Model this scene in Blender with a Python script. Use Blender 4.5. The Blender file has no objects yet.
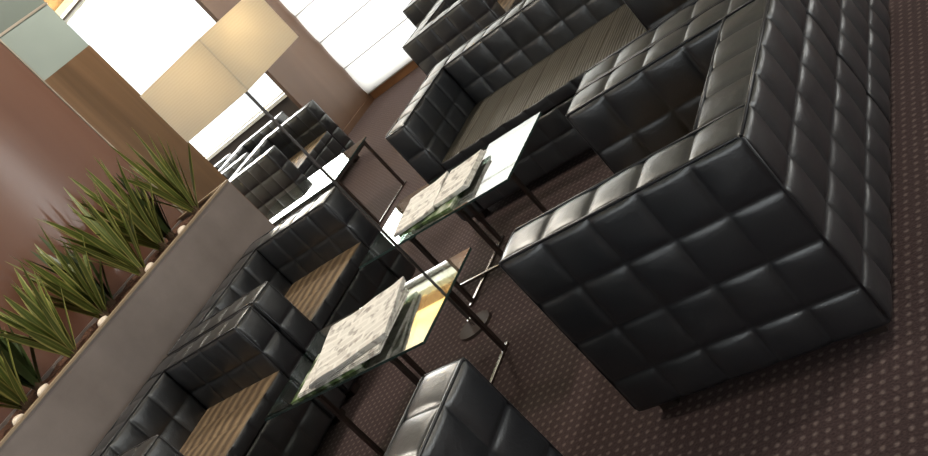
import bpy, bmesh, math, random
from mathutils import Vector, Matrix, noise
random.seed(7)
S = bpy.context.scene
COL = S.collection

# ------------------------------------------------------------ camera
ROLL, PITCH, YAW, FOC = -43.40842775, 16.82086903, -39.61178894, 1000.065
r_, p_, y_ = (math.radians(v) for v in (ROLL, PITCH, YAW))
fwd = Vector((math.sin(y_)*math.cos(p_), math.cos(y_)*math.cos(p_), -math.sin(p_)))
r0 = Vector((math.cos(y_), -math.sin(y_), 0)); u0 = r0.cross(fwd)
rt = math.cos(r_)*r0 + math.sin(r_)*u0
up = -math.sin(r_)*r0 + math.cos(r_)*u0
cam = bpy.data.cameras.new('camera'); cam_o = bpy.data.objects.new('camera', cam); COL.objects.link(cam_o)
M3 = Matrix((rt, up, -fwd)).transposed()
cam_o.matrix_world = Matrix.Translation((0, 0, 1.6)) @ M3.to_4x4()
cam.sensor_width = 36; cam.lens = FOC*36/928; cam.clip_start = .05; cam.clip_end = 200
S.camera = cam_o

# ------------------------------------------------------------ sky, daylight, exposure
S.view_settings.view_transform = 'Standard'; S.view_settings.look = 'None'
S.view_settings.exposure = 0.0; S.view_settings.gamma = 1; S.view_settings.use_curve_mapping = False
w = bpy.data.worlds.new('overcast_sky'); S.world = w; w.use_nodes = True
bg = w.node_tree.nodes['Background']; bg.inputs[0].default_value = (.95, .98, 1, 1); bg.inputs[1].default_value = 2.0

def area(name, loc, direction, sx, sy, power, color):
    l = bpy.data.lights.new(name, 'AREA'); l.shape = 'RECTANGLE'; l.size = sx; l.size_y = sy
    l.energy = power; l.color = color
    o = bpy.data.objects.new(name, l); COL.objects.link(o); o.location = loc
    o.rotation_euler = Vector(direction).to_track_quat('-Z', 'Y').to_euler()
    return o
area('daylight_far_window', (-5.8, 9.2, 1.7), (0, -1, 0), 2.6, 3.0, 46, (1, .98, .95))
area('daylight_lounge_window', (-9.3, 8.75, 1.9), (0, -1, -.1), 4.2, 2.4, 330, (1, .98, .95))
area('daylight_side_window', (-12.4, 6.3, 1.8), (1, 0, -.1), 3.4, 2.4, 110, (1, .98, .95))
area('daylight_end_window', (2.9, 9.2, 1.6), (0, -1, 0), .8, 2.8, 70, (1, .98, .95))
area('fill_back_window', (-2.0, -3.4, 1.8), (0, 1, -.1), 5, 2.2, 55, (.84, .91, 1))  # added fill from behind the camera, through an invented opening
area('fill_right_window', (4.4, 4.0, 1.8), (-1, 0, -.1), 5, 2.2, 100, (.95, .97, 1))  # added fill from the unseen right side, through an invented opening

# ------------------------------------------------------------ materials
def mat(name, base, rough=.5, spec=.5, metal=0, coat=0):
    m = bpy.data.materials.new(name); m.use_nodes = True
    b = m.node_tree.nodes['Principled BSDF']
    b.inputs['Base Color'].default_value = (*base, 1); b.inputs['Roughness'].default_value = rough
    b.inputs['Specular IOR Level'].default_value = spec; b.inputs['Metallic'].default_value = metal
    b.inputs['Coat Weight'].default_value = coat
    return m
def nd(m, t, **k):
    n = m.node_tree.nodes.new(t)
    for a, v in k.items():
        if a in ('inp',):
            for i, x in v.items(): n.inputs[i].default_value = x
        else: setattr(n, a, v)
    return n
def lk(m, a, b): m.node_tree.links.new(a, b)
def bsdf(m): return m.node_tree.nodes['Principled BSDF']
def coords(m, kind='Object', scale=(1, 1, 1), rot=(0, 0, 0)):
    t = nd(m, 'ShaderNodeTexCoord'); p = nd(m, 'ShaderNodeMapping')
    p.inputs['Scale'].default_value = scale; p.inputs['Rotation'].default_value = rot
    lk(m, t.outputs[kind], p.inputs[0]); return p.outputs[0]
def ramp(m, fac, stops):
    r = nd(m, 'ShaderNodeValToRGB'); e = r.color_ramp.elements
    e[0].position, e[0].color = stops[0][0], (*stops[0][1], 1)
    e[1].position, e[1].color = stops[-1][0], (*stops[-1][1], 1)
    for pos, c in stops[1:-1]:
        x = e.new(pos); x.color = (*c, 1)
    lk(m, fac, r.inputs[0]); return r.outputs[0]
def bump(m, h, strength=.3, dist=.01):
    b = nd(m, 'ShaderNodeBump', inp={'Strength': strength, 'Distance': dist}); lk(m, h, b.inputs['Height'])
    lk(m, b.outputs[0], bsdf(m).inputs['Normal'])

leather = mat('black_leather', (.014, .015, .0175), .36, .8, 0, .35)
bsdf(leather).inputs['Coat Roughness'].default_value = .30
n = nd(leather, 'ShaderNodeTexNoise', inp={'Scale': 9, 'Detail': 4}); lk(leather, coords(leather), n.inputs['Vector'])
n2 = nd(leather, 'ShaderNodeTexNoise', inp={'Scale': 160, 'Detail': 2}); lk(leather, coords(leather), n2.inputs['Vector'])
lk(leather, ramp(leather, n.outputs[0], [(.3, (.31,)*3), (.7, (.42,)*3)]), bsdf(leather).inputs['Roughness'])
mx = nd(leather, 'ShaderNodeMath', operation='MULTIPLY_ADD', inp={1: .12}); lk(leather, n2.outputs[0], mx.inputs[0]); lk(leather, n.outputs[0], mx.inputs[2])
bump(leather, mx.outputs[0], .35, .012)
bsdf(leather).inputs['Specular Tint'].default_value = (1, .99, .95, 1)
piping_m = mat('black_leather_piping', (.016, .016, .018), .34)

def rib_mat(name, axis, c0, c1, sc):
    m = mat(name, c0, .5, .4)
    wv = nd(m, 'ShaderNodeTexWave', wave_type='BANDS', bands_direction=axis, wave_profile='SIN', inp={'Scale': sc, 'Distortion': 1.2, 'Detail': 2})
    lk(m, coords(m), wv.inputs['Vector'])
    ns = nd(m, 'ShaderNodeTexNoise', inp={'Scale': 6, 'Detail': 3}); lk(m, coords(m), ns.inputs['Vector'])
    a = nd(m, 'ShaderNodeMath', operation='MULTIPLY'); lk(m, wv.outputs['Fac'], a.inputs[0]); lk(m, ns.outputs[0], a.inputs[1])
    lk(m, ramp(m, a.outputs[0], [(.05, c0), (.55, c1)]), bsdf(m).inputs['Base Color'])
    bump(m, wv.outputs['Fac'], .5, .006)
    return m
seat_m = rib_mat('brown_ribbed_seat', 'X', (.085, .055, .032), (.21, .145, .082), 4.0)
seat_sofa_m = rib_mat('olive_brown_ribbed_seat', 'Y', (.045, .039, .029), (.085, .073, .053), 16.0)

carpet = mat('dotted_brown_carpet', (.04, .025, .022), .95, .1)
P = coords(carpet, 'Object', (1/.0345,)*3)
fr = nd(carpet, 'ShaderNodeVectorMath', operation='FRACTION'); lk(carpet, P, fr.inputs[0])
sb = nd(carpet, 'ShaderNodeVectorMath', operation='SUBTRACT', inp={1: (.5, .5, 0)}); lk(carpet, fr.outputs[0], sb.inputs[0])
ml = nd(carpet, 'ShaderNodeVectorMath', operation='MULTIPLY', inp={1: (1, 1, 0)}); lk(carpet, sb.outputs[0], ml.inputs[0])
ln = nd(carpet, 'ShaderNodeVectorMath', operation='LENGTH'); lk(carpet, ml.outputs[0], ln.inputs[0])
bsdf(carpet).inputs['Sheen Weight'].default_value = .14; bsdf(carpet).inputs['Sheen Roughness'].default_value = .5; bsdf(carpet).inputs['Sheen Tint'].default_value = (.8, .6, .55, 1)
dots = ramp(carpet, ln.outputs['Value'], [(.10, (.115, .085, .078)), (.30, (.040, .025, .0245))])
nz = nd(carpet, 'ShaderNodeTexNoise', inp={'Scale': 120, 'Detail': 3}); lk(carpet, coords(carpet), nz.inputs['Vector'])
mm = nd(carpet, 'ShaderNodeMix', data_type='RGBA', blend_type='MULTIPLY', inp={0: .7})
lk(carpet, dots, mm.inputs[6]); lk(carpet, ramp(carpet, nz.outputs[0], [(.3, (.45,)*3), (.7, (1.3,)*3)]), mm.inputs[7])
lk(carpet, mm.outputs[2], bsdf(carpet).inputs['Base Color']); bump(carpet, nz.outputs[0], .6, .004)

def wood(name, c0, c1, rough, coat, scale=(9, 9, .5)):
    m = mat(name, c0, rough, .5, 0, coat)
    bsdf(m).inputs['Coat Roughness'].default_value = .12
    n = nd(m, 'ShaderNodeTexNoise', inp={'Scale': 1.0, 'Detail': 5, 'Distortion': .6}); lk(m, coords(m, 'Object', scale), n.inputs['Vector'])
    lk(m, ramp(m, n.outputs[0], [(.3, c0), (.7, c1)]), bsdf(m).inputs['Base Color'])
    return m
lacquer = wood('mahogany_lacquer_panel', (.115, .046, .026), (.17, .082, .052), .34, .7, (2.2, 2.2, .25))
walnut = wood('walnut_lacquer_panel', (.085, .046, .021), (.19, .105, .052), .28, .6, (6, 6, .3))
pier_m = wood('brown_pier_panel', (.105, .052, .027), (.135, .070, .038), .5, .1, (3, 3, .3))
skirt_m = wood('orange_skirting_wood', (.24, .11, .045), (.33, .16, .07), .4, .2, (3, 3, 9))
dark_wall = mat('dark_brown_wall', (.06, .04, .025), .6)
plaster = mat('warm_plaster', (.42, .37, .30), .8)
ceil_m = mat('cream_ceiling_paint', (.86, .84, .66), .8)
frost = mat('grey_green_frosted_panel', (.36, .39, .33), .35, .5)
n = nd(frost, 'ShaderNodeTexNoise', inp={'Scale': 1.5}); lk(frost, coords(frost), n.inputs['Vector'])
lk(frost, ramp(frost, n.outputs[0], [(.3, (.22, .26, .235)), (.7, (.28, .32, .29))]), bsdf(frost).inputs['Base Color'])
frost_dark = mat('dark_green_grey_panel', (.13, .155, .135), .35)
trim_m = mat('pale_metal_trim', (.55, .48, .40), .3, .5, .8)
stone = mat('grey_brown_stone', (.17, .145, .13), .42, .45)
n = nd(stone, 'ShaderNodeTexNoise', inp={'Scale': 2.2, 'Detail': 8, 'Roughness': .6}); lk(stone, coords(stone), n.inputs['Vector'])
lk(stone, ramp(stone, n.outputs[0], [(.3, (.145, .115, .10)), (.7, (.225, .185, .165))]), bsdf(stone).inputs['Base Color'])
rim_m = mat('tan_stone_rim', (.30, .22, .14), .5)
soil_m = mat('dark_red_soil', (.10, .045, .025), .95)
n = nd(soil_m, 'ShaderNodeTexNoise', inp={'Scale': 60, 'Detail': 4}); lk(soil_m, coords(soil_m), n.inputs['Vector'])
lk(soil_m, ramp(soil_m, n.outputs[0], [(.35, (.05, .022, .012)), (.7, (.22, .10, .055))]), bsdf(soil_m).inputs['Base Color']); bump(soil_m, n.outputs[0], 1, .02)
pebble_m = mat('white_pebble', (.62, .52, .42), .5)
leaf_m = mat('striped_green_leaf', (.06, .12, .02), .42)
uvn = nd(leaf_m, 'ShaderNodeUVMap'); sx = nd(leaf_m, 'ShaderNodeSeparateXYZ'); lk(leaf_m, uvn.outputs[0], sx.inputs[0])
lk(leaf_m, ramp(leaf_m, sx.outputs[0], [(0, (.34, .31, .10)), (.12, (.27, .26, .07)), (.22, (.072, .095, .018)), (.45, (.095, .125, .022)), (.5, (.19, .20, .06)), (.55, (.095, .125, .022)), (.80, (.072, .095, .018)), (.9, (.27, .26, .07)), (1, (.34, .31, .10))]), bsdf(leaf_m).inputs['Base Color'])
leaf_dark = mat('deep_green_leaf', (.045, .07, .02), .4)
stem_m = mat('brown_stem', (.10, .06, .03), .8)
chrome = mat('chrome', (.75, .75, .75), .12, .5, 1)
steel = mat('brushed_steel', (.30, .28, .26), .22, .5, 1)
dark_metal = mat('dark_bronze_metal', (.11, .085, .075), .32, .5, .85)
base_m = mat('matte_brown_base', (.05, .035, .03), .6, .3, .2)
pole_m = mat('dark_steel_pole', (.10, .09, .085), .35, .5, .8)
shade_m = mat('cream_linen_shade', (.72, .63, .47), .85, .2)
n = nd(shade_m, 'ShaderNodeTexWave', wave_type='BANDS', bands_direction='Z', inp={'Scale': 30, 'Distortion': 3, 'Detail': 3}); lk(shade_m, coords(shade_m), n.inputs['Vector'])
lk(shade_m, ramp(shade_m, n.outputs[0], [(.2, (.76, .70, .58)), (.8, (.82, .77, .66))]), bsdf(shade_m).inputs['Base Color'])
tr = nd(shade_m, 'ShaderNodeBsdfTranslucent', inp={0: (.85, .72, .5, 1)}); ms = nd(shade_m, 'ShaderNodeMixShader', inp={0: .45})
lk(shade_m, bsdf(shade_m).outputs[0], ms.inputs[1]); lk(shade_m, tr.outputs[0], ms.inputs[2]); lk(shade_m, ms.outputs[0], shade_m.node_tree.nodes['Material Output'].inputs[0])
blind_m = mat('white_roman_blind', (.85, .84, .80), .9, .1)
tr = nd(blind_m, 'ShaderNodeBsdfTranslucent', inp={0: (.97, .96, .92, 1)}); ms = nd(blind_m, 'ShaderNodeMixShader', inp={0: .7})
lk(blind_m, bsdf(blind_m).outputs[0], ms.inputs[1]); lk(blind_m, tr.outputs[0], ms.inputs[2]); lk(blind_m, ms.outputs[0], blind_m.node_tree.nodes['Material Output'].inputs[0])
def thin_glass(name, tint, gl=.04, refl=(1, 1, 1)):
    m = bpy.data.materials.new(name); m.use_nodes = True; t = m.node_tree; t.nodes.remove(bsdf(m))
    a = nd(m, 'ShaderNodeBsdfTransparent', inp={0: (*tint, 1)}); g = nd(m, 'ShaderNodeBsdfGlossy', inp={0: (*refl, 1), 1: .02})
    lw = nd(m, 'ShaderNodeLayerWeight', inp={0: .5}); pw = nd(m, 'ShaderNodeMath', operation='POWER', inp={1: 4.0})
    f = nd(m, 'ShaderNodeMath', operation='MULTIPLY_ADD', inp={1: 1-gl, 2: gl}); s = nd(m, 'ShaderNodeMixShader')
    lk(m, lw.outputs['Facing'], pw.inputs[0]); lk(m, pw.outputs[0], f.inputs[0])
    lk(m, f.outputs[0], s.inputs[0]); lk(m, a.outputs[0], s.inputs[1]); lk(m, g.outputs[0], s.inputs[2])
    lk(m, s.outputs[0], t.nodes['Material Output'].inputs[0]); return m
pane_m = thin_glass('window_pane', (.97, .98, .98))
glass_m = thin_glass('green_table_glass', (.62, .72, .66), .16)
glass_edge = mat('dark_green_glass_edge', (.03, .05, .045), .15)
def news_mat(name, seed):
    m = mat(name, (.6, .56, .5), .8, .2)
    P = coords(m, 'Object', (1, 1, 1))
    b = nd(m, 'ShaderNodeTexBrick', inp={'Color1': (.68, .66, .62, 1), 'Color2': (.50, .46, .43, 1), 'Mortar': (.76, .74, .70, 1), 'Scale': 1.0, 'Mortar Size': .008, 'Brick Width': .12, 'Row Height': .05, 'Bias': -.5})
    b.offset = .5; lk(m, P, b.inputs['Vector'])
    n = nd(m, 'ShaderNodeTexNoise', inp={'Scale': 24, 'Detail': 2}); n.noise_dimensions = '4D'; n.inputs['W'].default_value = seed; lk(m, P, n.inputs['Vector'])
    k = nd(m, 'ShaderNodeMix', data_type='RGBA', blend_type='MULTIPLY', inp={0: .8})
    lk(m, b.outputs[0], k.inputs[6]); lk(m, ramp(m, n.outputs[0], [(.34, (.42, .38, .36)), (.46, (1, .98, .95))]), k.inputs[7])
    lk(m, k.outputs[2], bsdf(m).inputs['Base Color']); return m
news_a = news_mat('printed_newsprint', 1.0); news_b = news_mat('printed_newsprint_two', 5.3)
mag_green = mat('green_magazine_cover', (.07, .12, .04), .3)
n = nd(mag_green, 'ShaderNodeTexNoise', inp={'Scale': 14, 'Detail': 3}); lk(mag_green, coords(mag_green), n.inputs['Vector'])
lk(mag_green, ramp(mag_green, n.outputs[0], [(.38, (.02, .035, .015)), (.5, (.10, .16, .05)), (.62, (.45, .48, .38))]), bsdf(mag_green).inputs['Base Color'])
fill_housing_m = mat('fill_light_housing', (.7, .7, .7), .5)

# ------------------------------------------------------------ mesh helpers
def link(name, bm, m, parent=None, smooth=False, loc=(0, 0, 0)):
    me = bpy.data.meshes.new(name); bm.normal_update(); bm.to_mesh(me); bm.free()
    ms = m if isinstance(m, (list, tuple)) else [m]
    for q in ms: me.materials.append(q)
    if smooth:
        for p in me.polygons: p.use_smooth = True
    o = bpy.data.objects.new(name, me); COL.objects.link(o); o.location = loc
    if parent: o.parent = parent
    return o
def box(bm, x0, x1, y0, y1, z0, z1, bev=0):
    r = bmesh.ops.create_cube(bm, size=1); v = r['verts']
    for q in v: q.co = Vector(((x0+x1)/2+q.co.x*(x1-x0), (y0+y1)/2+q.co.y*(y1-y0), (z0+z1)/2+q.co.z*(z1-z0)))
    if bev:
        e = list({e for q in v for e in q.link_edges}); bmesh.ops.bevel(bm, geom=e, offset=bev, segments=2, affect='EDGES', profile=.7)
def tube(bm, pts, r, seg=8, closed=False):
    pts = [Vector(p) for p in pts]; rings = []; N = len(pts)
    for i, p in enumerate(pts):
        a = pts[i-1] if (i > 0 or closed) else p; b = pts[(i+1) % N] if (i < N-1 or closed) else p
        t = (b-a).normalized(); u = t.orthogonal() if not rings else (pu - t*pu.dot(t))
        if u.length < 1e-4: u = t.orthogonal()
        u.normalize(); pu = u; v = t.cross(u)
        rings.append([bm.verts.new(p + r*(math.cos(2*math.pi*k/seg)*u + math.sin(2*math.pi*k/seg)*v)) for k in range(seg)])
    for i in range(N if closed else N-1):
        A, B = rings[i], rings[(i+1) % N]
        for k in range(seg): bm.faces.new((A[k], A[(k+1) % seg], B[(k+1) % seg], B[k]))
    if not closed:
        bm.faces.new(rings[0][::-1]); bm.faces.new(rings[-1])
def cyl(bm, x, y, z0, z1, r, seg=24, r2=None):
    res = bmesh.ops.create_cone(bm, cap_ends=True, segments=seg, radius1=r, radius2=r if r2 is None else r2, depth=z1-z0)
    bmesh.ops.translate(bm, verts=res['verts'], vec=(x, y, (z0+z1)/2))
T = (0, .05, .14, .3, .5, .7, .86, .95)
def axis_pts(b):
    out = []
    for i in range(len(b)-1):
        for t in T:
            h = 1 - abs(2*t-1)**2.6
            out.append((b[i]+t*(b[i+1]-b[i]), h))
    out.append((b[-1], 0)); return out
def quilt(bm, X, Y, Z, d=.014, faces='xXyYzZ', seed=0.0):
    """upholstered block; X, Y, Z list the seam positions; every face is puffed between its seams"""
    ax = [axis_pts(X), axis_pts(Y), axis_pts(Z)]; B = (X, Y, Z)
    lo = [b[0]+d*.35 for b in B]; hi = [b[-1]-d*.35 for b in B]
    vs = []
    for f in faces:
        a = 'xyz'.index(f.lower()); sgn = 1 if f.isupper() else -1
        i, j = [k for k in range(3) if k != a]
        grid = []
        for (u, hu) in ax[i]:
            row = []
            for (v, hv) in ax[j]:
                p = [0, 0, 0]; p[i] = min(max(u, lo[i]), hi[i]); p[j] = min(max(v, lo[j]), hi[j])
                w = .72+.28*noise.noise(Vector((u*6+seed, v*6-seed, a*3.1+sgn)))
                wr = .0018*noise.noise(Vector((u*26, v*26, seed+a*7+sgn)))*(hu*hv)
                p[a] = (hi[a] if sgn > 0 else lo[a]) + sgn*(d*(hu*hv)**.5*w*1.15 + wr)
                q = bm.verts.new(p); row.append(q); vs.append(q)
            grid.append(row)
        for m in range(len(grid)-1):
            for k in range(len(grid[0])-1):
                fc = (grid[m][k], grid[m+1][k], grid[m+1][k+1], grid[m][k+1])
                if (sgn > 0) == (a == 1): fc = fc[::-1]
                try: bm.faces.new(fc)
                except ValueError: pass
    bmesh.ops.remove_doubles(bm, verts=vs, dist=.0004)
def lin(a, b, n): return [a+(b-a)*i/n for i in range(n+1)]

def tag(o, label=None, cat=None, group=None, kind=None):
    if label: o['label'] = label
    if cat: o['category'] = cat
    if group: o['group'] = group
    if kind: o['kind'] = kind
    return o
def empty(name, loc=(0, 0, 0), rz=0):
    o = bpy.data.objects.new(name, None); COL.objects.link(o); o.location = loc; o.rotation_euler = (0, 0, rz)
    o.empty_display_size = .1; return o
def copy_tree(o, parent=None):
    c = o.copy(); COL.objects.link(c); c.parent = parent
    for ch in [x for x in COL.objects if x.parent == o]: copy_tree(ch, c)
    return c
def struct(name, bm, m, parent=None):
    o = link(name, bm, m, parent)
    if not parent: o['kind'] = 'structure'
    return o

# ------------------------------------------------------------ the room
CZ = 3.3
bm = bmesh.new(); box(bm, -12.2, 4.2, -3.2, 8.95, -.12, 0); struct('floor', bm, carpet)
bm = bmesh.new(); box(bm, -12.2, 4.2, -3.2, 8.95, CZ, CZ+.12); struct('ceiling', bm, ceil_m)
def wall_with_hole(name, m, axis, at0, at1, a0, a1, holes):
    """wall slab along an axis with rectangular openings (h0,h1,z0,z1)"""
    bm = bmesh.new()
    def b(u0, u1, z0, z1):
        if u1-u0 < 1e-4 or z1-z0 < 1e-4: return
        if axis == 'x': box(bm, u0, u1, at0, at1, z0, z1)
        else: box(bm, at0, at1, u0, u1, z0, z1)
    cur = a0
    for (h0, h1, z0, z1) in sorted(holes):
        b(cur, h0, 0, CZ); b(h0, h1, 0, z0); b(h0, h1, z1, CZ); cur = h1
    b(cur, a1, 0, CZ); return struct(name, bm, m)
# far end: roman blind bay on the right of the pier, lounge window on its left
wall_with_hole('wall_far', plaster, 'x', 8.95, 9.05, -7.05, 4.2, [(-7.05, -4.5, .14, 3.2), (2.5, 3.3, .1, 3.0)])
wall_with_hole('wall_lounge', dark_wall, 'x', 8.5, 8.6, -12.2, -7.1, [(-11.4, -7.12, .72, 2.96)])
bm = bmesh.new(); box(bm, -7.10, -7.05, 7.96, 9.05, 0, CZ); struct('wall_pier', bm, pier_m)
wall_with_hole('wall_left', plaster, 'y', -12.3, -12.2, 3.0, 8.6, [(4.6, 8.0, .75, 3.0)])
wall_with_hole('wall_back', plaster, 'x', -3.3, -3.2, -12.2, 4.2, [(-4.6, .6, .7, 2.9)])
wall_with_hole('wall_right', plaster, 'y', 4.2, 4.3, -3.2, 9.05, [(1.5, 6.5, .7, 2.9)])
# panelled wall behind the planter
bm = bmesh.new(); box(bm, -5.25, -5.0, -3.2, 4.125, 0, CZ); struct('wall_panel', bm, lacquer)
bm = bmesh.new(); box(bm, -5.25, -5.0, 4.135, 4.60, 0, 2.13); o = struct('wall_panel_walnut', bm, walnut)
bm = bmesh.new(); box(bm, -5.25, -5.005, 4.135, 4.60, 2.13, 2.47); struct('wall_panel_frosted', bm, frost)
bm = bmesh.new(); box(bm, -5.25, -5.005, 4.135, 4.60, 2.485, CZ); struct('wall_panel_upper', bm, frost_dark)
bm = bmesh.new(); box(bm, -5.25, -4.994, 4.125, 4.135, 0, CZ); struct('trim_1', bm, trim_m)
bm = bmesh.new(); box(bm, -5.25, -4.998, 4.135, 4.60, 2.47, 2.485); struct('trim_2', bm, trim_m)
bm = bmesh.new(); box(bm, -12.2, -5.25, 2.9, 3.0, 0, CZ); struct('wall_partition', bm, plaster)
bm = bmesh.new(); box(bm, -7.04, 4.2, 8.92, 8.95, 0, .14); struct('baseboard_far', bm, skirt_m)
bm = bmesh.new(); box(bm, -7.05, -7.035, 7.96, 8.92, 0, .07); struct('baseboard_pier', bm, pier_m)
# windows
def window(name, axis, at, a0, a1, z0, z1, n, m):
    bm = bmesh.new(); t = .04
    def b(u0, u1, za, zb, d=.05):
        if axis == 'x': box(bm, u0, u1, at-d/2, at+d/2, za, zb)
        else: box(bm, at-d/2, at+d/2, u0, u1, za, zb)
    b(a0, a1, z0, z0+t); b(a0, a1, z1-t, z1); b(a0, a0+t, z0, z1); b(a1-t, a1, z0, z1)
    for i in range(1, n): u = a0+(a1-a0)*i/n; b(u-t/2, u+t/2, z0, z1)
    root = struct(name, bm, m)
    bm = bmesh.new()
    b2 = (a0+t, a1-t, z0+t, z1-t)
    if axis == 'x': box(bm, b2[0], b2[1], at-.004, at+.004, b2[2], b2[3])
    else: box(bm, at-.004, at+.004, b2[0], b2[1], b2[2], b2[3])
    link('pane', bm, pane_m, root); return root
white_frame = mat('white_window_frame', (.75, .74, .70), .5)
window('window_1', 'x', 9.01, -7.04, -4.5, .14, 3.2, 1, white_frame)
window('window_6', 'x', 9.01, 2.5, 3.3, .1, 3.0, 1, white_frame)
window('window_2', 'x', 8.56, -11.4, -7.12, .72, 2.96, 1, white_frame)
window('window_3', 'y', -12.26, 4.6, 8.0, .75, 3.0, 2, white_frame)
window('fill_window_4', 'x', -3.26, -4.6, .6, .7, 2.9, 3, white_frame)  # unseen opening added behind the camera to let in soft fill
window('fill_window_5', 'y', 4.26, 1.5, 6.5, .7, 2.9, 3, white_frame)  # unseen opening added on the right to let in soft fill
bm = bmesh.new(); box(bm, -12.2, -7.105, 8.40, 8.5, .70, .74, .005); struct('trim_3', bm, white_frame)
bm = bmesh.new(); box(bm, -12.2, -7.12, 8.30, 8.5, 2.98, 3.01); box(bm, -12.2, -7.12, 8.30, 8.32, 3.01, 3.06); struct('trim_4', bm, ceil_m)  # ledge added to carry the uplights
for i, x in enumerate((-10.6, -9.3, -8.0)):      # added warm uplights over the lounge window, for ceiling glow and table reflections
    area('added_uplight', (x, 8.42, 3.07), (0, -.6, 1), 1.2, .08, 34, (1, .68, .32))

# roman blind: folds hang one below the other
bm = bmesh.new()
zs = [.10+.385*i for i in range(9)]
for i in range(8):
    z0, z1 = zs[i], zs[i+1]; prof = []
    for k in range(7):
        t = k/6; prof.append((8.895 - .022*math.sin(math.pi*t)**.6*(1-t*.6), z0+(z1-z0)*t - (.0 if k else .0)))
    for k in range(6):
        a, b = prof[k], prof[k+1]
        vs = [bm.verts.new((x, y, z)) for (x, y, z) in ((-7.035, a[0], a[1]), (-4.56, a[0], a[1]), (-4.56, b[0], b[1]), (-7.035, b[0], b[1]))]
        bm.faces.new(vs)
bmesh.ops.remove_doubles(bm, verts=bm.verts, dist=.0005)
blind = empty('roman_blind', (0, 0, 0))
tag(blind, 'white roman blind hanging over the far window to the right of the brown pier', 'blind')
o = link('blind_fabric', bm, blind_m, blind, True)
bm = bmesh.new()
for z in zs: box(bm, -7.035, -4.56, 8.887, 8.895, z-.006, z+.006)
link('batten', bm, mat('grey_batten', (.35, .34, .31), .6), blind)
bm = bmesh.new(); box(bm, -7.035, -4.56, 8.87, 8.91, zs[-1], zs[-1]+.06); link('head_rail', bm, white_frame, blind)

# ------------------------------------------------------------ planter with plants
pl = empty('planter_box', (-4.7, 1.2, 0)); tag(pl, 'long waist-high grey-brown stone planter box along the lacquered wall', 'planter')
y0, y1 = -1.6-1.2, 4.09-1.2
bm = bmesh.new()
box(bm, .22, .25, y0, y1, 0, 1.0); box(bm, -.29, -.26, y0, y1, 0, 1.0)
box(bm, -.26, .22, y1-.03, y1, 0, 1.0); box(bm, -.26, .22, y0, y0+.03, 0, 1.0); box(bm, -.26, .22, y0+.03, y1-.03, 0, .86)
link('body', bm, stone, pl)
bm = bmesh.new(); box(bm, .215, .253, y0, y1+.003, 1.0, 1.012); box(bm, -.29, .215, y1-.035, y1+.003, 1.0, 1.012); link('rim', bm, rim_m, pl)
bm = bmesh.new(); bmesh.ops.create_grid(bm, x_segments=14, y_segments=120, size=1)
for v in bm.verts:
    v.co.x *= .235; v.co.y = (v.co.y+1)/2*(y1-y0-.08)+y0+.04; v.co.x -= .02
    v.co.z = .985+.02*noise.noise(Vector((v.co.x*9, v.co.y*9, 0)))
o = link('planting_soil', bm, soil_m, None, True, (-4.7, 1.2, 0)); tag(o, 'reddish brown soil filling the stone planter', 'soil', kind='stuff')

def leaf(bm, uvl, base, az, lean, L, W, curl, tw=0):
    n = 9; rows = []
    d = Vector((math.cos(az), math.sin(az), 0)); s = Vector((-math.sin(az), math.cos(az), 0))
    p = Vector(base); a = lean
    for i in range(n+1):
        t = i/n; wd = W*(.55+.45*math.sin(min(t*2.2, 1.57)))*(1-t**2.6)+.0008
        dirv = d*math.sin(a)+Vector((0, 0, 1))*math.cos(a); nrm = d*math.cos(a)-Vector((0, 0, 1))*math.sin(a)
        ss = (s*math.cos(tw*t)+nrm*math.sin(tw*t))
        rows.append([bm.verts.new(p-ss*wd-nrm*wd*-.35), bm.verts.new(p), bm.verts.new(p+ss*wd+nrm*wd*.35)])
        p = p+dirv*(L/n); a += curl/n
    for i in range(n):
        for k in range(2):
            f = bm.faces.new((rows[i][k], rows[i][k+1], rows[i+1][k+1], rows[i+1][k]))
            for lp, uv in zip(f.loops, ((k/2, i/n), ((k+1)/2, i/n), ((k+1)/2, (i+1)/n), (k/2, (i+1)/n))): lp[uvl].uv = uv
def plant(x, y, nleaf, H, label, seed, name='yucca_plant', spread=.48, m=None):
    random.seed(seed)
    root = empty(name, (x, y, .985)); tag(root, label, 'plant', 'plants in the stone planter')
    bm = bmesh.new(); uvl = bm.loops.layers.uv.new('UVMap')
    for i in range(nleaf):
        t = i/nleaf; az = i*2.39996+random.uniform(-.3, .3)
        # fan flattened along the planter so leaves stay clear of the wall
        lean = .06+spread*t+random.uniform(-.05, .08)
        dx, dy = math.cos(az)*.55, math.sin(az); az = math.atan2(dy, dx)
        if dx < 0: lean *= .7
        leaf(bm, uvl, (.02*math.cos(az), .02*math.sin(az), .02+.05*(1-t)), az, lean, H*random.uniform(.68, .95)*(1-.22*t), random.uniform(.018, .029), random.uniform(.0, .45), random.uniform(-.6, .6))
    link('foliage', bm, m or leaf_m, root, True)
    bm = bmesh.new(); cyl(bm, 0, 0, -.03, .10, .03, 10, .022); link('stem', bm, stem_m, root)
PL = [(-4.66, 3.93, 22, .62, 'spiky striped plant at the window end of the planter, rightmost in the photo'),
      (-4.72, 3.62, 24, .66, 'spiky striped plant second from the window end of the planter'),
      (-4.62, 3.33, 26, .64, 'tall spiky green-yellow plant in front of the bright reflection on the lacquered wall'),
      (-4.70, 3.02, 26, .60, 'spiky plant with drooping outer leaves, fourth from the window end of the planter'),
      (-4.60, 2.68, 28, .56, 'bushy spiky plant with yellow-edged leaves, middle of the left photo edge group'),
      (-4.72, 2.38, 24, .58, 'spiky plant low on the left edge of the photo, sixth from the window end'),
      (-4.60, 2.08, 26, .54, 'spiky plant at the lower left corner of the photo, farthest from the window'),]
for i, a in enumerate(PL): plant(*a, seed=20+i)
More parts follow.
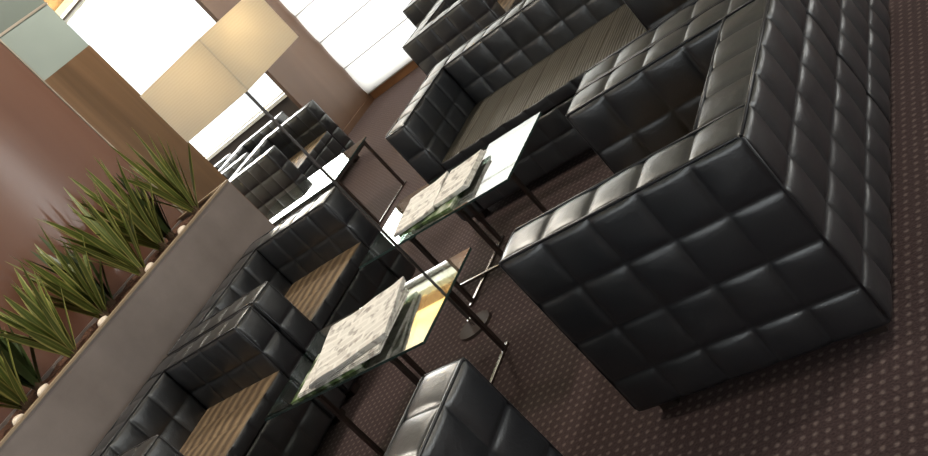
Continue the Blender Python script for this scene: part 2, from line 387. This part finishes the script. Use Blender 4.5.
for i, (x, y, H) in enumerate([(-4.80, 3.78, .50), (-4.82, 3.18, .52), (-4.82, 2.55, .50)]):
    plant(x, y, 18, H, ['dark green plant tucked behind the two plants nearest the window', 'dark green plant behind the tallest spiky plant, close to the wall', 'dark green plant behind the bushy yellow-edged plant, close to the wall'][i], 50+i, 'dark_leaf_plant', .4, leaf_dark)
random.seed(5)
PEB = [(3.65, 'white pebble on the planter rim soil nearest the window'), (3.32, 'white pebble between the second pair of plants from the window'),
       (2.88, 'white pebble beside the drooping plant on the planter edge'), (2.40, 'white pebble by the bushy yellow-edged plant'), (2.21, 'white pebble nearest the lower left corner of the photo')]
for i, (y, lab) in enumerate(PEB):
    bm = bmesh.new(); bmesh.ops.create_icosphere(bm, subdivisions=3, radius=.027)
    for v in bm.verts:
        k = 1+.3*noise.noise(v.co*30+Vector((i*3, 0, 0))); v.co = Vector((v.co.x*k*.8, v.co.y*k*1.3, v.co.z*k*.75))
    o = link('pebble', bm, pebble_m, None, True, (-4.53, y, 1.008)); tag(o, lab, 'pebble', 'white pebbles in the planter')

# ------------------------------------------------------------ seating
ZR = [.05, .185, .35, .515, .684]
def make_seat(name, Wd, ncol, seat_mat, D=.78):
    """faces +X locally; width Wd along Y"""
    root = empty(name); a = .152; hx = D/2; hy = Wd/2+.003
    cx = lin(-hx, hx, 5)
    for s in (-1, 1):
        bm = bmesh.new(); ys = sorted([s*hy, s*(hy-a)])
        quilt(bm, cx, ys, ZR, .015, 'XyYzZ', seed=s*3.3+Wd); link('arm', bm, leather, root, True)
    bm = bmesh.new(); yb = lin(-hy+a, hy-a, ncol)
    quilt(bm, [-hx, -hx+.165], yb, ZR, .015, 'XyYzZ', seed=8.1+Wd); link('backrest', bm, leather, root, True)
    bm = bmesh.new(); ya = [-hy]+lin(-hy+a, hy-a, ncol)+[hy]
    quilt(bm, [-hx, -hx+.06], ya, ZR, .019, 'x', seed=9.7+Wd); link('back_panel', bm, leather, root, True)
    bm = bmesh.new(); quilt(bm, [-hx+.16, hx-.005], yb, [.05, .19, .33], .012, seed=2.2); link('seat_base', bm, leather, root, True)
    bm = bmesh.new(); nseat = 1 if Wd < 1.2 else 2
    st = []
    for k in range(1):
        quilt(bm, [-hx+.16, hx-.002], lin(-hy+a, hy-a, ncol), [.33, .405], .010, seed=5.0)
    bm.normal_update()
    for f in bm.faces: f.material_index = 0 if (f.normal.z > .5 and f.calc_center_median().z > .38) else 1
    link('seat_cushion', bm, [seat_mat, leather], root, True)
    # piping along the edges of arms and back
    bm = bmesh.new(); z = .684; e = .005
    for s in (-1, 1):
        yo, yi = s*(hy-e), s*(hy-a+e)
        tube(bm, [(-hx+e, yo, .07), (-hx+e, yo, z-.01), (-hx+e+.01, yo, z), (hx-e-.01, yo, z), (hx-e, yo, z-.01), (hx-e, yo, .07)], .0045, 6)
        tube(bm, [(-hx+e, yi, z), (hx-e-.01, yi, z), (hx-e, yi, z-.01), (hx-e, yi, .07)], .0045, 6)
        tube(bm, [(hx-e, yo, z-.004), (hx-e, yi, z-.004)], .0045, 6)
    tube(bm, [(-hx+e, -hy+e, z), (-hx+e, hy-e, z)], .0045, 6)
    tube(bm, [(-hx+.157, -hy+a, z), (-hx+.157, hy-a, z)], .0045, 6)
    tube(bm, [(hx-.006, -hy+a+.01, .397), (hx-.006, hy-a-.01, .397)], .0045, 6)
    link('piping', bm, piping_m, root, True)
    for sx_ in (-1, 1):
        for sy_ in (-1, 1):
            bm = bmesh.new(); box(bm, sx_*(hx-.07)-.03, sx_*(hx-.07)+.03, sy_*(hy-.075)-.03, sy_*(hy-.075)+.03, 0, .066, .004)
            link('foot', bm, dark_metal, root)
    return root
arm0 = make_seat('armchair', .92, 4, seat_m)
used = [False]
def armchair(x, y, rz, label, group):
    o = arm0 if not used[0] else copy_tree(arm0); used[0] = True
    o.location = (x, y, 0); o.rotation_euler = (0, 0, rz); o['label'] = label; o['category'] = 'armchair'; o['group'] = group
g = 'black quilted armchairs around the coffee tables'
armchair(-1.248, 2.436, math.pi, 'black quilted leather armchair in the foreground, its side and back facing the camera', g)
armchair(-1.248, 3.362, math.pi, 'black quilted armchair just beyond the large foreground one, side by side with it', g)
armchair(-3.945, 3.309, 0, 'black quilted armchair by the planter, the one nearer the window', g)
armchair(-3.945, 2.362, 0, 'black quilted armchair by the planter, the one nearer the lower photo edge', g)
g2 = 'black quilted armchairs in the far lounge'
armchair(-6.44, 6.545, 0, 'black armchair beyond the end of the planter, its dark side turned to the camera', g2)
armchair(-7.50, 7.30, 0, 'black armchair in front of the brown pier, behind the dark-sided one past the planter', g2)
armchair(-8.55, 6.42, 0, 'black armchair half hidden by the planter end, in the second row under the window', g2)
armchair(-8.55, 7.36, 0, 'black armchair deepest in the second row, right under the lounge window sill', g2)
armchair(-3.92, 6.58, 0, 'black armchair in front of the roman blind, behind the back of the far sofa', g2)
armchair(-3.92, 7.51, 0, 'black armchair deepest along the blind, behind the one in front of the roman blind', g2)
armchair(-4.87, 8.32, 0, 'black armchair at the top photo edge, standing directly against the roman blind', g2)
sofa0 = make_seat('sofa', 1.65, 9, seat_sofa_m)
sofa0.location = (-2.465, 4.40, 0); sofa0.rotation_euler = (0, 0, -math.pi/2)
tag(sofa0, 'black quilted two-seat sofa facing the camera beyond the coffee tables', 'sofa', 'black quilted two-seat sofas')
s2 = copy_tree(sofa0); s2.location = (-2.425, 1.21, 0); s2.rotation_euler = (0, 0, math.pi/2)
s2['label'] = 'black quilted sofa cut off by the bottom photo edge, only its arm in view'

# ------------------------------------------------------------ glass coffee tables
def make_table(name, L, Wd, legs, label, loc, group='glass coffee tables', stretch=True):
    root = empty(name, loc); tag(root, label, 'table', group)
    bm = bmesh.new(); box(bm, -L/2, L/2, -Wd/2, Wd/2, .438, .448)
    for f in bm.faces: f.material_index = 0 if abs(f.normal.z) > .5 else 1
    bm.normal_update()
    for f in bm.faces: f.material_index = 0 if abs(f.normal.z) > .5 else 1
    link('glass_top', bm, [glass_m, glass_edge], root)
    for x in legs:
        fr = None
        bm = bmesh.new(); box(bm, x-.007, x+.007, -Wd/2+.02, Wd/2-.02, .414, .436); fr = link('top_rail', bm, dark_metal, root)
        for s in (-1, 1):
            bm = bmesh.new(); yy = s*(Wd/2-.035); box(bm, x-.009, x+.009, yy-.009, yy+.009, .012, .414); link('leg', bm, dark_metal, root)
        bm = bmesh.new(); box(bm, x-.009, x+.009, -Wd/2+.0, Wd/2-.0, 0, .012, .003); link('floor_rail', bm, steel, root)
    if stretch:
        bm = bmesh.new(); box(bm, min(legs)-.16, max(legs)+.05, -.053, -.037, .0125, .026, .003); link('cross_rail', bm, steel, root)
    return root
make_table('coffee_table', .95, .52, (-.17, .27), 'glass coffee table nearest the camera, carrying the large newspaper pile', (-2.78, 2.475, 0), stretch=False)
make_table('coffee_table', .97, .53, (-.15, .165), 'glass coffee table in front of the far sofa, carrying two newspaper piles', (-2.765, 3.435, 0))
make_table('coffee_table', 1.1, .55, (-.10, .53), 'empty glass coffee table past the planter, white with window reflection', (-5.14, 5.175, 0), stretch=False)
make_table('coffee_table', .95, .55, (-.30, .30), 'bright glass coffee table behind the back of the far sofa, at the top photo edge', (-2.75, 5.75, 0), stretch=False)

# ------------------------------------------------------------ newspapers and magazines
def paper(name, loc, rz, L, Wd, th, m, label, cat, group, seed, warp=.006, sheets=3):
    root = empty(name, loc, rz); tag(root, label, cat, group)
    for s in range(sheets):
        bm = bmesh.new(); nx, ny = 16, 12; z0 = th*s/sheets; z1 = th*(s+.86)/sheets
        ox, oy = .006*math.sin(seed+s*2.1), .006*math.cos(seed*1.7+s)
        def P(i, j, z, top):
            x = (i/nx-.5)*L; y = (j/ny-.5)*Wd
            ex = max(abs(i/nx-.5), abs(j/ny-.5))*2
            wv = warp*(noise.noise(Vector((x*6+seed, y*6, s*.2)))+.5)*ex*(1 if top else .8)
            return (x+ox, y+oy, z+max(wv, 0)*(s+1)/sheets + (.003*math.exp(-((i-nx)/2.5)**2) if top else 0))
        A = [[bm.verts.new(P(i, j, z0, False)) for j in range(ny+1)] for i in range(nx+1)]
        B = [[bm.verts.new(P(i, j, z1, True)) for j in range(ny+1)] for i in range(nx+1)]
        for i in range(nx):
            for j in range(ny):
                bm.faces.new((B[i][j], B[i+1][j], B[i+1][j+1], B[i][j+1])); bm.faces.new((A[i][j+1], A[i+1][j+1], A[i+1][j], A[i][j]))
        for i in range(nx):
            bm.faces.new((A[i][0], A[i+1][0], B[i+1][0], B[i][0])); bm.faces.new((A[i+1][ny], A[i][ny], B[i][ny], B[i+1][ny]))
        for j in range(ny):
            bm.faces.new((A[0][j+1], A[0][j], B[0][j], B[0][j+1])); bm.faces.new((A[nx][j], A[nx][j+1], B[nx][j+1], B[nx][j]))
        link('folded_sheet', bm, m, root, False)
    return root
TZ = .4485
paper('magazine', (-2.87, 2.375, TZ), .06, .42, .28, .012, mag_green, 'green and white magazine lying under the newspapers on the near table', 'magazine', None, 1.3, .001, 1)
paper('newspaper', (-2.79, 2.415, TZ+.0135), .08, .46, .35, .012, news_b, 'lower folded newspaper of the pile on the near coffee table', 'newspaper', None, 2.2, .002)
paper('newspaper', (-2.755, 2.44, TZ+.028), .26, .40, .38, .018, news_a, 'top folded newspaper of the pile on the near coffee table', 'newspaper', None, 3.4, .012)
paper('magazine', (-2.80, 3.33, TZ), -.08, .36, .22, .010, mag_green, 'dark magazine under the newspapers on the far coffee table', 'magazine', None, 6.3, .001, 1)
paper('newspaper', (-2.90, 3.40, TZ+.0115), .16, .25, .33, .016, news_b, 'left newspaper on the far coffee table, beside the white glass corner', 'newspaper', None, 4.1, .01)
paper('newspaper', (-2.66, 3.43, TZ+.0115), .06, .20, .30, .020, news_a, 'right newspaper on the far coffee table, toward the foreground armchairs', 'newspaper', None, 7.7, .008)

# ------------------------------------------------------------ floor lamp
lamp = empty('floor_lamp', (-2.80, 2.98, 0)); tag(lamp, 'slim dark floor lamp with a square cream shade standing between the glass tables', 'lamp')
bm = bmesh.new(); cyl(bm, 0, 0, 0, .014, .085, 32); link('base', bm, base_m, lamp)
bm = bmesh.new(); cyl(bm, 0, 0, .014, 1.56, .0068, 16); link('pole', bm, pole_m, lamp)
bm = bmesh.new(); cyl(bm, 0, 0, .014, .05, .018, 20, .012); link('collar', bm, chrome, lamp)
bm = bmesh.new(); hw = .215; za, zb = 1.41, 1.66; t = .004
box(bm, -hw, hw, -hw, -hw+t, za, zb); box(bm, -hw, hw, hw-t, hw, za, zb); box(bm, -hw, -hw+t, -hw+t, hw-t, za, zb); box(bm, hw-t, hw, -hw+t, hw-t, za, zb)
sh = link('lamp_shade', bm, shade_m, lamp)
bm = bmesh.new()
for s in (-1, 1):
    box(bm, min(0, s*(hw-t)), max(0, s*(hw-t)), -.003, .003, 1.56, 1.566); box(bm, -.003, .003, min(0, s*(hw-t)), max(0, s*(hw-t)), 1.5665, 1.572)
link('shade_frame', bm, pole_m, lamp)
l = bpy.data.lights.new('shade_fill_bulb', 'POINT'); l.energy = 3.0; l.color = (1, .96, .88); l.shadow_soft_size = .035  # light added inside the shade to brighten its faces
o = bpy.data.objects.new('shade_fill_bulb', l); COL.objects.link(o); o.location = (.05, 0, 1.615); o.parent = lamp

# ------------------------------------------------------------ added ceiling fill lights, unseen above the view
def ceiling_fill(x, y, label, power):
    root = empty('ceiling_fill_light', (x, y, CZ)); tag(root, label, 'lamp', 'added round ceiling fill lights')
    bm = bmesh.new(); cyl(bm, 0, 0, -.03, 0, .20, 32); link('housing', bm, fill_housing_m, root)
    l = bpy.data.lights.new('fill_emitter', 'AREA'); l.shape = 'DISK'; l.size = .34; l.energy = power; l.color = (1, .93, .82)
    o = bpy.data.objects.new('fill_emitter', l); COL.objects.link(o); o.location = (0, 0, -.04); o.parent = root
for (x, y, lab, pw) in [(-4.0, 2.0, 'added round fill light over the planter armchairs', 60), (-4.0, 5.0, 'added round fill light over the empty glass table', 60), (.5, 3.0, 'added round fill light over the open carpet', 60), (-6.5, 8.35, 'added round fill light beside the brown pier and the blind', 50)]:
    ceiling_fill(x, y, lab, pw)
